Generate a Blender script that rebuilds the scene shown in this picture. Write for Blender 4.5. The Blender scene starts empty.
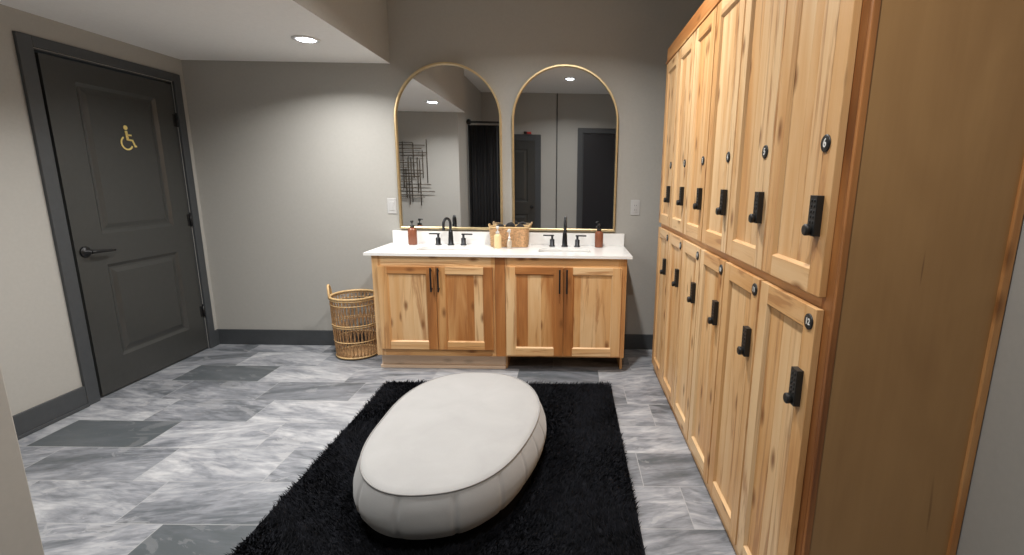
import bpy, math, random
from mathutils import Vector, Matrix
random.seed(7)
PI = math.pi
S = bpy.context.scene
COL = S.collection

# ------------------------------------------------------------------ materials
def new_mat(name):
    m = bpy.data.materials.new(name); m.use_nodes = True
    nt = m.node_tree
    return m, nt, nt.nodes['Principled BSDF']

def lk(nt, a, b): nt.links.new(a, b)

def node(nt, kind, **kw):
    n = nt.nodes.new(kind)
    for k, v in kw.items(): setattr(n, k, v)
    return n

def ramp(nt, stops, fac):
    r = node(nt, 'ShaderNodeValToRGB')
    e = r.color_ramp.elements
    while len(e) < len(stops): e.new(0.5)
    for i, (p, c) in enumerate(stops):
        e[i].position = p; e[i].color = (c[0], c[1], c[2], 1)
    lk(nt, fac, r.inputs['Fac'])
    return r.outputs['Color']

def math_(nt, op, a, b=None, clamp=False):
    n = node(nt, 'ShaderNodeMath', operation=op); n.use_clamp = clamp
    for i, v in enumerate((a, b)):
        if v is None: continue
        if isinstance(v, (int, float)): n.inputs[i].default_value = v
        else: lk(nt, v, n.inputs[i])
    return n.outputs[0]

def mapping(nt, vec, scale, loc=(0, 0, 0)):
    m = node(nt, 'ShaderNodeMapping')
    m.inputs['Scale'].default_value = scale; m.inputs['Location'].default_value = loc
    lk(nt, vec, m.inputs['Vector'])
    return m.outputs['Vector']

def noise(nt, vec, scale, detail=3, rough=0.5, dist=0.0):
    n = node(nt, 'ShaderNodeTexNoise')
    n.inputs['Scale'].default_value = scale; n.inputs['Detail'].default_value = detail
    n.inputs['Roughness'].default_value = rough; n.inputs['Distortion'].default_value = dist
    if vec is not None: lk(nt, vec, n.inputs['Vector'])
    return n.outputs['Fac']

def bump(nt, bs, height, strength, dist=0.002):
    b = node(nt, 'ShaderNodeBump')
    b.inputs['Strength'].default_value = strength; b.inputs['Distance'].default_value = dist
    lk(nt, height, b.inputs['Height']); lk(nt, b.outputs['Normal'], bs.inputs['Normal'])

def plain(name, col, rough=0.5, metal=0.0, vary=0.06, nscale=40, bmp=0.0, spec=0.5):
    m, nt, bs = new_mat(name)
    tc = node(nt, 'ShaderNodeTexCoord')
    f = noise(nt, tc.outputs['Object'], nscale, 3)
    a = [c * (1 - vary) for c in col]; b = [min(1, c * (1 + vary)) for c in col]
    lk(nt, ramp(nt, [(0.3, a), (0.7, b)], f), bs.inputs['Base Color'])
    bs.inputs['Roughness'].default_value = rough; bs.inputs['Metallic'].default_value = metal
    bs.inputs['Specular IOR Level'].default_value = spec
    if bmp: bump(nt, bs, f, bmp)
    return m

def wood(name, stops, rough=0.42, dark=(0.20, 0.075, 0.02)):
    """knotty plank: UV = metres across / along the board, face attribute 'tone' = the board's own colour"""
    m, nt, bs = new_mat(name)
    uv = node(nt, 'ShaderNodeUVMap'); uv.uv_map = 'UVMap'
    at = node(nt, 'ShaderNodeAttribute', attribute_name='tone')
    v = uv.outputs['UV']
    broad = noise(nt, mapping(nt, v, (9, 0.9, 1)), 1.0, 3, 0.55, 0.6)
    fine = noise(nt, mapping(nt, v, (140, 4, 1)), 1.0, 3, 0.6, 0.3)
    t = math_(nt, 'ADD', at.outputs['Fac'], math_(nt, 'MULTIPLY', math_(nt, 'SUBTRACT', broad, 0.5), 1.15))
    t = math_(nt, 'ADD', t, math_(nt, 'MULTIPLY', math_(nt, 'SUBTRACT', fine, 0.5), 0.22))
    col = ramp(nt, stops, t)
    # heartwood streaks
    st = noise(nt, mapping(nt, v, (13, 0.9, 1), (3.7, 1.1, 0)), 1.0, 4, 0.6, 2.2)
    sm = ramp(nt, [(0.55, (0, 0, 0)), (0.66, (1, 1, 1))], st)
    mx = node(nt, 'ShaderNodeMix', data_type='RGBA')
    lk(nt, math_(nt, 'MULTIPLY', sm, 0.62), mx.inputs['Factor']); lk(nt, col, mx.inputs[6])
    mx.inputs[7].default_value = (dark[0] * 1.7, dark[1] * 1.8, dark[2] * 2, 1)
    # knots
    vo = node(nt, 'ShaderNodeTexVoronoi', voronoi_dimensions='2D'); vo.inputs['Scale'].default_value = 1.0
    lk(nt, mapping(nt, v, (8.5, 3.6, 1), (0.3, 0.2, 0)), vo.inputs['Vector'])
    kn = ramp(nt, [(0.04, (1, 1, 1)), (0.17, (0, 0, 0))], vo.outputs['Distance'])
    # only some cells hold a knot
    sep = node(nt, 'ShaderNodeSeparateColor'); lk(nt, vo.outputs['Color'], sep.inputs[0])
    kk = math_(nt, 'MULTIPLY', kn, math_(nt, 'GREATER_THAN', sep.outputs[0], 0.55))
    mk = node(nt, 'ShaderNodeMix', data_type='RGBA')
    lk(nt, math_(nt, 'MULTIPLY', kk, 0.85), mk.inputs['Factor']); lk(nt, mx.outputs[2], mk.inputs[6])
    mk.inputs[7].default_value = (dark[0], dark[1], dark[2], 1)
    lk(nt, mk.outputs[2], bs.inputs['Base Color'])
    bs.inputs['Roughness'].default_value = rough
    bump(nt, bs, fine, 0.08, 0.001)
    return m

M = {}
M['wall'] = plain('wall_paint', (0.395, 0.387, 0.360), 0.62, vary=0.02, nscale=60, bmp=0.04)
M['ceiling'] = plain('ceiling_paint', (0.90, 0.895, 0.88), 0.8, vary=0.02, nscale=60)
M['trim'] = plain('charcoal_trim', (0.052, 0.057, 0.062), 0.42, vary=0.06, nscale=30)
M['door'] = plain('charcoal_door', (0.043, 0.044, 0.042), 0.32, vary=0.05, nscale=30)
M['dark_door'] = plain('dark_door_paint', (0.007, 0.008, 0.012), 0.45)
M['black_metal'] = plain('black_metal', (0.012, 0.012, 0.013), 0.38, 0.3)
M['black_plastic'] = plain('black_plastic', (0.012, 0.012, 0.012), 0.42)
M['matte_black_tap'] = plain('matte_black_tap', (0.018, 0.020, 0.024), 0.35, 0.4)
M['gold'] = plain('brushed_gold', (0.78, 0.62, 0.36), 0.38, 1.0)
M['gold_sign'] = plain('gold_sign', (0.85, 0.68, 0.24), 0.4, 0.1)
M['quartz'] = plain('white_quartz', (0.88, 0.88, 0.865), 0.22, vary=0.02, nscale=12)
M['white_plastic'] = plain('white_plastic', (0.72, 0.72, 0.71), 0.35, vary=0.01)
M['plate'] = plain('pale_grey_plate', (0.48, 0.48, 0.475), 0.4, vary=0.01)
M['digit'] = plain('white_digit', (0.75, 0.75, 0.72), 0.5, vary=0.01)
M['red'] = plain('red_plastic', (0.5, 0.03, 0.03), 0.4)
M['curtain'] = plain('black_cloth', (0.012, 0.012, 0.014), 0.85, nscale=120)
M['bronze'] = plain('bronze_wire', (0.09, 0.07, 0.05), 0.45, 0.6)
M['cream'] = plain('cream_lotion', (0.80, 0.62, 0.34), 0.35, vary=0.03)
M['amber'] = plain('amber_bottle', (0.24, 0.085, 0.045), 0.2, vary=0.1, nscale=18)
M['wicker'] = plain('honey_wicker', (0.46, 0.27, 0.125), 0.6, vary=0.35, nscale=60, bmp=0.3)
M['basket_wicker'] = plain('light_honey_wicker', (0.60, 0.37, 0.19), 0.6, vary=0.3, nscale=70, bmp=0.3)
M['wicker_light'] = plain('pale_rattan', (0.62, 0.42, 0.20), 0.5, vary=0.15, nscale=40)
M['wood'] = wood('knotty_hickory', [(0.0, (0.76, 0.525, 0.285)), (0.36, (0.64, 0.360, 0.145)),
                                    (0.66, (0.43, 0.175, 0.050)), (1.0, (0.19, 0.065, 0.018))])
M['pale_wood'] = wood('unfinished_pale_wood', [(0.0, (0.74, 0.57, 0.42)), (0.5, (0.70, 0.52, 0.37)), (1.0, (0.55, 0.38, 0.25))], 0.6, (0.50, 0.37, 0.26))
M['ply'] = plain('inside_plywood', (0.10, 0.06, 0.03), 0.7)
M['glass'] = None

def mk_mirror():
    m, nt, bs = new_mat('mirror_glass')
    tc = node(nt, 'ShaderNodeTexCoord')
    f = noise(nt, tc.outputs['Object'], 3, 2)
    lk(nt, ramp(nt, [(0, (0.80, 0.81, 0.82)), (1, (0.83, 0.84, 0.85))], f), bs.inputs['Base Color'])
    bs.inputs['Metallic'].default_value = 1; bs.inputs['Roughness'].default_value = 0.015
    return m
M['mirror'] = mk_mirror()

def mk_clear():
    m, nt, bs = new_mat('clear_plastic')
    tc = node(nt, 'ShaderNodeTexCoord')
    f = noise(nt, tc.outputs['Object'], 20, 2)
    lk(nt, ramp(nt, [(0, (0.9, 0.85, 0.72)), (1, (0.95, 0.9, 0.8))], f), bs.inputs['Base Color'])
    bs.inputs['Transmission Weight'].default_value = 0.6; bs.inputs['Roughness'].default_value = 0.2
    return m
M['glass'] = mk_clear()

def mk_panel_ply():
    """end panel: varnished brown plywood with faint vertical grain and two dark scuffs of the veneer"""
    m, nt, bs = new_mat('brown_veneer')
    uv = node(nt, 'ShaderNodeUVMap'); uv.uv_map = 'UVMap'
    a = noise(nt, mapping(nt, uv.outputs['UV'], (5, 1.2, 1)), 1, 3, 0.5, 1.5)
    b = noise(nt, mapping(nt, uv.outputs['UV'], (60, 3, 1)), 1, 2)
    t = math_(nt, 'ADD', math_(nt, 'MULTIPLY', a, 0.8), math_(nt, 'MULTIPLY', b, 0.2))
    c = ramp(nt, [(0.3, (0.33, 0.175, 0.065)), (0.7, (0.42, 0.235, 0.092))], t)
    s = noise(nt, mapping(nt, uv.outputs['UV'], (30, 1.6, 1), (4.2, 0.4, 0)), 1, 2, 0.5, 0.5)
    sm = ramp(nt, [(0.735, (0, 0, 0)), (0.77, (1, 1, 1))], s)
    mx = node(nt, 'ShaderNodeMix', data_type='RGBA')
    lk(nt, math_(nt, 'MULTIPLY', sm, 0.6), mx.inputs['Factor']); lk(nt, c, mx.inputs[6])
    mx.inputs[7].default_value = (0.09, 0.04, 0.012, 1)
    lk(nt, mx.outputs[2], bs.inputs['Base Color'])
    bs.inputs['Roughness'].default_value = 0.33
    w = noise(nt, mapping(nt, uv.outputs['UV'], (3, 1.5, 1)), 1, 2)
    bump(nt, bs, w, 0.15, 0.01)
    return m
M['veneer'] = mk_panel_ply()

TW, TH = 0.585, 0.277
def mk_floor():
    """stone-look tile: UV = the tile's own piece of stone picture, attribute 'cell' = place inside the tile (for the joint), 'tone' = the tile's shade"""
    m, nt, bs = new_mat('slate_tile')
    uv = node(nt, 'ShaderNodeUVMap'); uv.uv_map = 'UVMap'
    cell = node(nt, 'ShaderNodeUVMap'); cell.uv_map = 'cell'
    at = node(nt, 'ShaderNodeAttribute', attribute_name='tone')
    v = uv.outputs['UV']
    n1 = noise(nt, mapping(nt, v, (1.7, 7.0, 1)), 1, 5, 0.62, 1.2)
    n2 = noise(nt, mapping(nt, v, (9, 34, 1)), 1, 4, 0.62, 0.8)
    n3 = noise(nt, mapping(nt, v, (3.0, 7.0, 1), (9, 4, 0)), 1, 6, 0.62, 1.4)
    t = math_(nt, 'ADD', math_(nt, 'MULTIPLY', math_(nt, 'SUBTRACT', n1, 0.5), 1.9), math_(nt, 'MULTIPLY', math_(nt, 'SUBTRACT', n2, 0.5), 0.9))
    tone = at.outputs['Fac']
    t = math_(nt, 'MULTIPLY', t, math_(nt, 'ADD', 0.12, math_(nt, 'MULTIPLY', tone, 1.9), True))
    t = math_(nt, 'ADD', t, tone)
    c = ramp(nt, [(0.05, (0.080, 0.092, 0.100)), (0.25, (0.125, 0.136, 0.152)), (0.52, (0.232, 0.244, 0.268)), (0.80, (0.365, 0.376, 0.398)), (1.0, (0.48, 0.487, 0.50))], t)
    pm = ramp(nt, [(0.585, (0, 0, 0)), (0.605, (1, 1, 1))], n3)
    pf = math_(nt, 'MULTIPLY', pm, math_(nt, 'ADD', 0.10, math_(nt, 'MULTIPLY', tone, 0.55)))
    mx = node(nt, 'ShaderNodeMix', data_type='RGBA')
    lk(nt, pf, mx.inputs['Factor']); lk(nt, c, mx.inputs[6])
    mx.inputs[7].default_value = (0.42, 0.426, 0.438, 1)
    sx = node(nt, 'ShaderNodeSeparateXYZ'); lk(nt, cell.outputs['UV'], sx.inputs[0])
    du = math_(nt, 'MINIMUM', sx.outputs[0], math_(nt, 'SUBTRACT', TW, sx.outputs[0]))
    dv = math_(nt, 'MINIMUM', sx.outputs[1], math_(nt, 'SUBTRACT', TH, sx.outputs[1]))
    gr = math_(nt, 'LESS_THAN', math_(nt, 'MINIMUM', du, dv), 0.0020)
    mg = node(nt, 'ShaderNodeMix', data_type='RGBA')
    lk(nt, math_(nt, 'MULTIPLY', gr, 0.8), mg.inputs['Factor']); lk(nt, mx.outputs[2], mg.inputs[6])
    mg.inputs[7].default_value = (0.36, 0.365, 0.37, 1)
    lk(nt, mg.outputs[2], bs.inputs['Base Color'])
    bs.inputs['Roughness'].default_value = 0.40
    bump(nt, bs, math_(nt, 'SUBTRACT', n2, gr), 0.12, 0.002)
    return m
M['floor'] = mk_floor()

def mk_fabric():
    m, nt, bs = new_mat('pale_velvet')
    tc = node(nt, 'ShaderNodeTexCoord')
    a = noise(nt, tc.outputs['Object'], 5, 4, 0.6, 0.5)
    b = noise(nt, tc.outputs['Object'], 320, 2)
    t = math_(nt, 'ADD', math_(nt, 'MULTIPLY', a, 0.7), math_(nt, 'MULTIPLY', b, 0.3))
    lk(nt, ramp(nt, [(0.3, (0.315, 0.316, 0.314)), (0.7, (0.37, 0.371, 0.368))], t), bs.inputs['Base Color'])
    bs.inputs['Roughness'].default_value = 0.9
    bs.inputs['Sheen Weight'].default_value = 0.25
    bump(nt, bs, b, 0.15, 0.001)
    return m
M['fabric'] = mk_fabric()
M['piping'] = plain('grey_piping', (0.27, 0.265, 0.26), 0.9, vary=0.05)
M['pile'] = plain('black_pile', (0.0065, 0.0072, 0.0100), 0.85, vary=0.5, nscale=25, spec=0.15)

def mk_emit(name, col, strength):
    m, nt, bs = new_mat(name)
    tc = node(nt, 'ShaderNodeTexCoord')
    f = noise(nt, tc.outputs['Object'], 2, 1)
    lk(nt, ramp(nt, [(0, col), (1, col)], f), bs.inputs['Emission Color'])
    bs.inputs['Emission Strength'].default_value = strength
    return m
M['lamp'] = mk_emit('lamp_lens', (0.85, 0.93, 1.0), 22)

# ------------------------------------------------------------------ mesh builder
class MB:
    def __init__(s): s.v = []; s.f = []; s.uv = []; s.t = []; s.mi = []; s.sm = []; s.vs = []
    def face(s, idx, uv=None, tone=0.3, mi=0, smooth=False):
        s.f.append(tuple(idx)); s.uv.append(uv or [(0.0, 0.0)] * len(idx)); s.t.append(tone); s.mi.append(mi); s.sm.append(smooth)
    def vert(s, p): s.v.append(tuple(p)); return len(s.v) - 1
    def quad(s, a, b, c, d, tone=0.3, mi=0, uvs=None):
        s.face([s.vert(p) for p in (a, b, c, d)], uvs, tone, mi)
    def box(s, x0, x1, y0, y1, z0, z1, tone=0.3, g='z', mi=0):
        o = len(s.v)
        for x in (x0, x1):
            for y in (y0, y1):
                for z in (z0, z1): s.v.append((x, y, z))
        ou, ov = random.uniform(0, 40), random.uniform(0, 40)
        for q in ((0, 1, 3, 2), (4, 6, 7, 5), (0, 4, 5, 1), (2, 3, 7, 6), (0, 2, 6, 4), (1, 5, 7, 3)):
            uv = []
            for i in q:
                p = s.v[o + i]
                if g == 'z': u, w = p[0] + p[1], p[2]
                elif g == 'x': u, w = p[2] + p[1], p[0]
                else: u, w = p[0] + p[2], p[1]
                uv.append((u + ou, w + ov))
            s.face([o + i for i in q], uv, tone, mi)
    def tube(s, path, rad, seg=8, caps=True, mi=0, tone=0.3, closed=False, smooth=True):
        path = [Vector(p) for p in path]; n = len(path)
        rads = rad if isinstance(rad, (list, tuple)) else [rad] * n
        rings = []; prev = None
        for i, p in enumerate(path):
            if closed: d = path[(i + 1) % n] - path[i - 1]
            else: d = path[min(i + 1, n - 1)] - path[max(i - 1, 0)]
            d.normalize()
            if prev is None:
                a = d.orthogonal().normalized()
            else:
                a = prev - d * prev.dot(d)
                a = a.normalized() if a.length > 1e-6 else d.orthogonal().normalized()
            prev = a; b = d.cross(a)
            rings.append([s.vert(p + (a * math.cos(2 * PI * k / seg) + b * math.sin(2 * PI * k / seg)) * rads[i]) for k in range(seg)])
        m = n if closed else n - 1
        for i in range(m):
            A, B = rings[i], rings[(i + 1) % n]
            for k in range(seg):
                s.face((A[k], A[(k + 1) % seg], B[(k + 1) % seg], B[k]), None, tone, mi, smooth)
        if caps and not closed:
            s.face(rings[0][::-1], None, tone, mi); s.face(rings[-1], None, tone, mi)
    def lathe(s, prof, c=(0, 0, 0), seg=24, mi=0, axis='z', caps=True, smooth=True):
        c = Vector(c); rings = []
        for r, h in prof:
            ring = []
            for k in range(seg):
                a = 2 * PI * k / seg; x, y = r * math.cos(a), r * math.sin(a)
                p = (x, y, h) if axis == 'z' else ((h, x, y) if axis == 'x' else (y, h, x))
                ring.append(s.vert(c + Vector(p)))
            rings.append(ring)
        for A, B in zip(rings, rings[1:]):
            for k in range(seg):
                s.face((A[k], A[(k + 1) % seg], B[(k + 1) % seg], B[k]), None, 0.3, mi, smooth)
        if caps:
            s.face(rings[0][::-1], None, 0.3, mi); s.face(rings[-1], None, 0.3, mi)
    def prism(s, pts, d, mi=0):
        """closed polygon pts (3-D, planar) extruded by vector d"""
        d = Vector(d); n = len(pts)
        A = [s.vert(p) for p in pts]; B = [s.vert(Vector(p) + d) for p in pts]
        s.face(A[::-1], None, 0.3, mi); s.face(B, None, 0.3, mi)
        for i in range(n): s.face((A[i], A[(i + 1) % n], B[(i + 1) % n], B[i]), None, 0.3, mi)
    def rail_strip(s, loops, closed=True, mi=0, smooth=False):
        """join successive equal-length loops of points"""
        R = [[s.vert(p) for p in L] for L in loops]; n = len(loops[0])
        for A, B in zip(R, R[1:]):
            for k in range(n if closed else n - 1):
                s.face((A[k], A[(k + 1) % n], B[(k + 1) % n], B[k]), None, 0.3, mi, smooth)
        return R

def world_loc(o):
    p = Vector((0, 0, 0))
    while o is not None: p += o.location; o = o.parent
    return p

def obj(name, mb, mats, parent=None, bevel=0.0, local=False, fix=True, subsurf=0):
    me = bpy.data.meshes.new(name)
    off = Vector((0, 0, 0)) if (local or parent is None) else world_loc(parent)
    me.from_pydata([tuple(Vector(p) - off) for p in mb.v], [], mb.f)
    ul = me.uv_layers.new(name='UVMap')
    flat = [c for u in mb.uv for q in u for c in q]
    ul.data.foreach_set('uv', flat)
    at = me.attributes.new('tone', 'FLOAT', 'FACE'); at.data.foreach_set('value', mb.t)
    me.polygons.foreach_set('material_index', mb.mi); me.polygons.foreach_set('use_smooth', mb.sm)
    for m in (mats if isinstance(mats, (list, tuple)) else [mats]): me.materials.append(m)
    if fix:
        import bmesh
        bm = bmesh.new(); bm.from_mesh(me); bmesh.ops.recalc_face_normals(bm, faces=bm.faces); bm.to_mesh(me); bm.free()
    me.update()
    o = bpy.data.objects.new(name, me); COL.objects.link(o)
    if parent is not None: o.parent = parent
    if subsurf:
        d = o.modifiers.new('smooth', 'SUBSURF'); d.levels = subsurf; d.render_levels = subsurf
    if bevel:
        b = o.modifiers.new('bevel', 'BEVEL'); b.width = bevel; b.segments = 2; b.limit_method = 'ANGLE'; b.angle_limit = 0.6
    return o

def tag(o, label=None, cat=None, group=None, kind=None):
    if label: o['label'] = label
    if cat: o['category'] = cat
    if group: o['group'] = group
    if kind: o['kind'] = kind
    return o

def thing(name, loc, label=None, cat=None, group=None, kind=None, rz=0.0):
    o = bpy.data.objects.new(name, None); COL.objects.link(o)
    o.empty_display_size = 0.1; o.location = loc; o.rotation_euler = (0, 0, rz)
    return tag(o, label, cat, group, kind)

def copy_tree(o, parent=None):
    c = o.copy(); COL.objects.link(c)
    if parent is not None: c.parent = parent
    for ch in list(o.children): copy_tree(ch, c)
    return c

def structure(name, mb, mats, bevel=0.0):
    return tag(obj(name, mb, mats, None, bevel), kind='structure')

def rrect(cx, cy, hx, hy, r, z, n=6):
    pts = []
    for sx, sy, a0 in ((1, 1, 0), (-1, 1, PI / 2), (-1, -1, PI), (1, -1, 1.5 * PI)):
        for k in range(n + 1):
            a = a0 + PI / 2 * k / n
            pts.append((cx + sx * (hx - r) + r * math.cos(a), cy + sy * (hy - r) + r * math.sin(a), z))
    return pts

# ------------------------------------------------------------------ dimensions
XL, XR, D, YR = -2.888, 1.072, 3.844, -0.60
ZS, ZH, SX = 2.207, 2.75, -1.343
NX, NY = -1.44, 1.17
CY = 0.62               # curtain plane          # free corner of the return wall on the left

# ------------------------------------------------------------------ shell
PHASE = {-4: -1.61, -3: -1.81, -2: -1.39, -1: -2.18, 0: -1.82, 1: -1.95, 2: -0.35, 3: -0.10}
DARK = {(-1, -2.47): 0.06, (2, -2.4): 0.08, (-4, -1.3): 0.10, (2, -0.05): 0.26, (1, -1.66): 0.30, (1, -2.24): 0.34, (0, -2.1): 0.40, (0, -1.5): 0.72, (-3, -1.5): 0.42, (-1, -1.9): 0.70,
        (-2, -1.7): 0.66, (-3, -2.1): 0.6, (-2, -2.2): 0.40}
m = MB(); cells = []
trs = random.Random(11)
for k in range(-12, 6):
    yb = 2.543 + TH * k; ph = PHASE.get(k, -0.195 * k)
    x = ph - TW * math.ceil((ph - (XL - 0.15)) / TW)
    while x < XR + 0.1:
        tone = trs.choice((0.42, 0.5, 0.56, 0.62, 0.68, 0.5, 0.36))
        for (r, cx), tn in DARK.items():
            if r == k and x <= cx < x + TW: tone = tn
        ou, ov = trs.uniform(0, 90), trs.uniform(0, 90); f = trs.choice((1, -1))
        c4 = [(0, 0), (TW, 0), (TW, TH), (0, TH)]
        m.face([m.vert((x + a, yb + b, 0)) for a, b in c4], [(ou + f * a + 0.18 * b, ov + f * b - 0.18 * a) for a, b in c4], tone)
        cells += c4
        x += TW
y0f, y1f = 2.543 - 12 * TH, 2.543 + 6 * TH
m.box(XL - 0.2, XR + 0.2, y0f, y1f, -0.1, -0.002); cells += [(0.1, 0.1)] * 24
fl = tag(obj('floor', m, M['floor'], None, fix=False), kind='structure')
cl = fl.data.uv_layers.new(name='cell'); cl.data.foreach_set('uv', [q for c in cells for q in c])
m = MB(); m.box(XL - 0.12, XR + 0.12, D, D + 0.12, 0, ZH); structure('wall_back', m, M['wall'])
LY0, LY1, LZ = 2.803, 3.722, 2.030      # door opening
m = MB()
m.box(XL - 0.12, XL, NY - 0.2, LY0, 0, ZH); m.box(XL - 0.12, XL, LY1, D, 0, ZH); m.box(XL - 0.12, XL, LY0, LY1, LZ, ZH)
structure('wall_left', m, M['wall'])
m = MB(); m.box(XR, XR + 0.12, YR - 0.12, D, 0, ZH); structure('wall_right', m, M['wall'])
m = MB(); m.box(XL, NX, YR, NY, 0, ZH); structure('wall_entry', m, M['wall'], 0.004)
m = MB(); m.box(XL - 0.12, XR, YR - 0.12, YR, 0, ZH); structure('wall_rear', m, M['wall'])
m = MB(); m.box(XL - 0.12, XR + 0.12, YR - 0.12, D + 0.12, ZH, ZH + 0.1); structure('ceiling', m, M['ceiling'])
m = MB(); m.box(XL, SX, NY, D, ZS, ZH)
m.mi = [1, 1, 1, 1, 0, 0]
structure('ceiling_soffit', m, [M['ceiling'], M['wall']])

# baseboards
BH = 0.128
m = MB()
for a, b in ((XL, -1.40), (0.46, XR)):
    m.box(a, b, D - 0.015, D, 0, BH)
structure('baseboard_back', m, M['trim'], 0.003)
m = MB()
m.box(XL, XL + 0.016, NY, 2.711, 0, BH); m.box(XL, XL + 0.028, NY, 2.711, 0, 0.018); m.box(XL, XL + 0.016, 3.789, D - 0.015, 0, BH)
structure('baseboard_left', m, M['trim'], 0.003)
m = MB(); m.box(XL + 0.028, NX + 0.016, NY, NY + 0.016, 0, BH); structure('baseboard_entry', m, M['trim'], 0.003)

# ------------------------------------------------------------------ panelled doors
def panel_leaf(mb, flat, depth, us, zs, panels, thick):
    """leaf in (u,z) with sunk moulded panels; flat(u,d,z)->point, d measured out of the face"""
    ucuts = sorted(set([us[0], us[1]] + [c for p in panels for c in p[:2]]))
    zcuts = sorted(set([zs[0], zs[1]] + [c for p in panels for c in p[2:]]))
    for i in range(len(ucuts) - 1):
        for j in range(len(zcuts) - 1):
            u0, u1, z0, z1 = ucuts[i], ucuts[i + 1], zcuts[j], zcuts[j + 1]
            if any(p[0] <= u0 and u1 <= p[1] and p[2] <= z0 and z1 <= p[3] for p in panels): continue
            mb.quad(flat(u0, 0, z0), flat(u1, 0, z0), flat(u1, 0, z1), flat(u0, 0, z1))
    for (a, b, c, d) in panels:
        loops = []
        for ins, dep in ((0, 0), (0.006, -0.004), (0.020, -0.012), (0.034, -0.012), (0.060, -0.004), (0.064, -0.004)):
            loops.append([flat(a + ins, dep, c + ins), flat(b - ins, dep, c + ins), flat(b - ins, dep, d - ins), flat(a + ins, dep, d - ins)])
        R = mb.rail_strip(loops)
        mb.face(R[-1])
    A = [flat(us[0], 0, zs[0]), flat(us[1], 0, zs[0]), flat(us[1], 0, zs[1]), flat(us[0], 0, zs[1])]
    B = [flat(us[0], -thick, zs[0]), flat(us[1], -thick, zs[0]), flat(us[1], -thick, zs[1]), flat(us[0], -thick, zs[1])]
    R = mb.rail_strip([A, B]); mb.face(R[-1])

door = thing('door_1', (XL, 3.265, 0), kind='structure')
FX = XL - 0.001
m = MB()
panel_leaf(m, lambda u, d, z: (FX + d, u, z), 0, (2.822, 3.713), (0.012, 2.012),
           [(3.000, 3.558, 0.215, 0.815), (3.000, 3.558, 1.005, 1.895)], 0.035)
obj('door_leaf', m, M['door'], door)
# lever handle
m = MB()
m.lathe([(0.0, -0.001), (0.033, 0), (0.033, 0.007), (0.028, 0.011), (0.013, 0.013), (0.012, 0.045), (0.0, 0.047)], (FX, 2.877, 0.912), 24, axis='x')
m.tube([(FX + 0.042, 2.872, 0.912), (FX + 0.046, 2.90, 0.912), (FX + 0.048, 2.95, 0.909), (FX + 0.046, 3.0, 0.906), (FX + 0.044, 3.025, 0.905)],
       [0.011, 0.011, 0.009, 0.0075, 0.006], 10)
obj('door_handle', m, M['black_metal'], door)
for z in (0.315, 1.035, 1.76):
    m = MB()
    m.lathe([(0.0075, -0.045), (0.0075, 0.045)], (FX + 0.006, 3.7185, z), 10)
    m.lathe([(0.005, 0.045), (0.006, 0.052), (0.001, 0.056)], (FX + 0.006, 3.7185, z), 10)
    m.box(FX, FX + 0.002, 3.69, 3.714, z - 0.044, z + 0.044)
    obj('hinge', m, M['black_metal'], door)
# wheelchair symbol, gold, flat cut-out of 3 mm stuck on the leaf
m = MB()
cy, cz = 3.292, 1.600
def W(u, v): return (FX - 0.004 + 0.0005, cy + u, cz + v)
def stroke(pts, w):
    L, R = [], []
    for i, p in enumerate(pts):
        a = Vector(pts[max(i - 1, 0)]); b = Vector(pts[min(i + 1, len(pts) - 1)])
        d = (b - a).normalized(); n = Vector((-d.y, d.x)) * w / 2
        L.append(Vector(p) + n); R.append(Vector(p) - n)
    for i in range(len(pts) - 1):
        q = [L[i], L[i + 1], R[i + 1], R[i]]
        m.prism([W(*k) for k in q], (0.003, 0, 0))
m.prism([W(-0.004 + 0.0145 * math.cos(a * PI / 10), 0.068 + 0.0145 * math.sin(a * PI / 10)) for a in range(20)], (0.003, 0, 0))
stroke([(-0.004, 0.048), (-0.002, 0.02), (0.0, -0.012)], 0.017)
stroke([(-0.004, 0.022), (0.032, 0.022)], 0.010)
stroke([(0.0, -0.008), (0.034, -0.010), (0.050, -0.050), (0.060, -0.046)], 0.012)
stroke([(-0.006 + 0.040 * math.cos(math.radians(a)) - 0.004, -0.030 + 0.040 * math.sin(math.radians(a))) for a in range(118, 345, 12)], 0.010)
tag(obj('wheelchair_sign', m, M['gold_sign'], door), 'gold wheelchair symbol')
# jamb and casing
m = MB()
m.box(XL - 0.12, XL, LY0 - 0.02, LY0 + 0.003, 0, LZ); m.box(XL - 0.12, XL, LY1 - 0.004, LY1 + 0.004, 0, LZ); m.box(XL - 0.12, XL, LY0, LY1, LZ - 0.006, LZ + 0.004)
m.box(XL - 0.10, XL - 0.045, LY0, LY0 + 0.03, 0, LZ)
C0, C1, CZ = 2.711, 3.789, 2.091
m.box(XL, XL + 0.018, C0, LY0 - 0.016, 0, CZ); m.box(XL, XL + 0.018, LY1 + 0.003, C1, 0, CZ); m.box(XL, XL + 0.018, LY0 - 0.016, LY1 + 0.003, LZ + 0.004, CZ)
structure('trim_1', m, M['trim'], 0.003)

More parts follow.
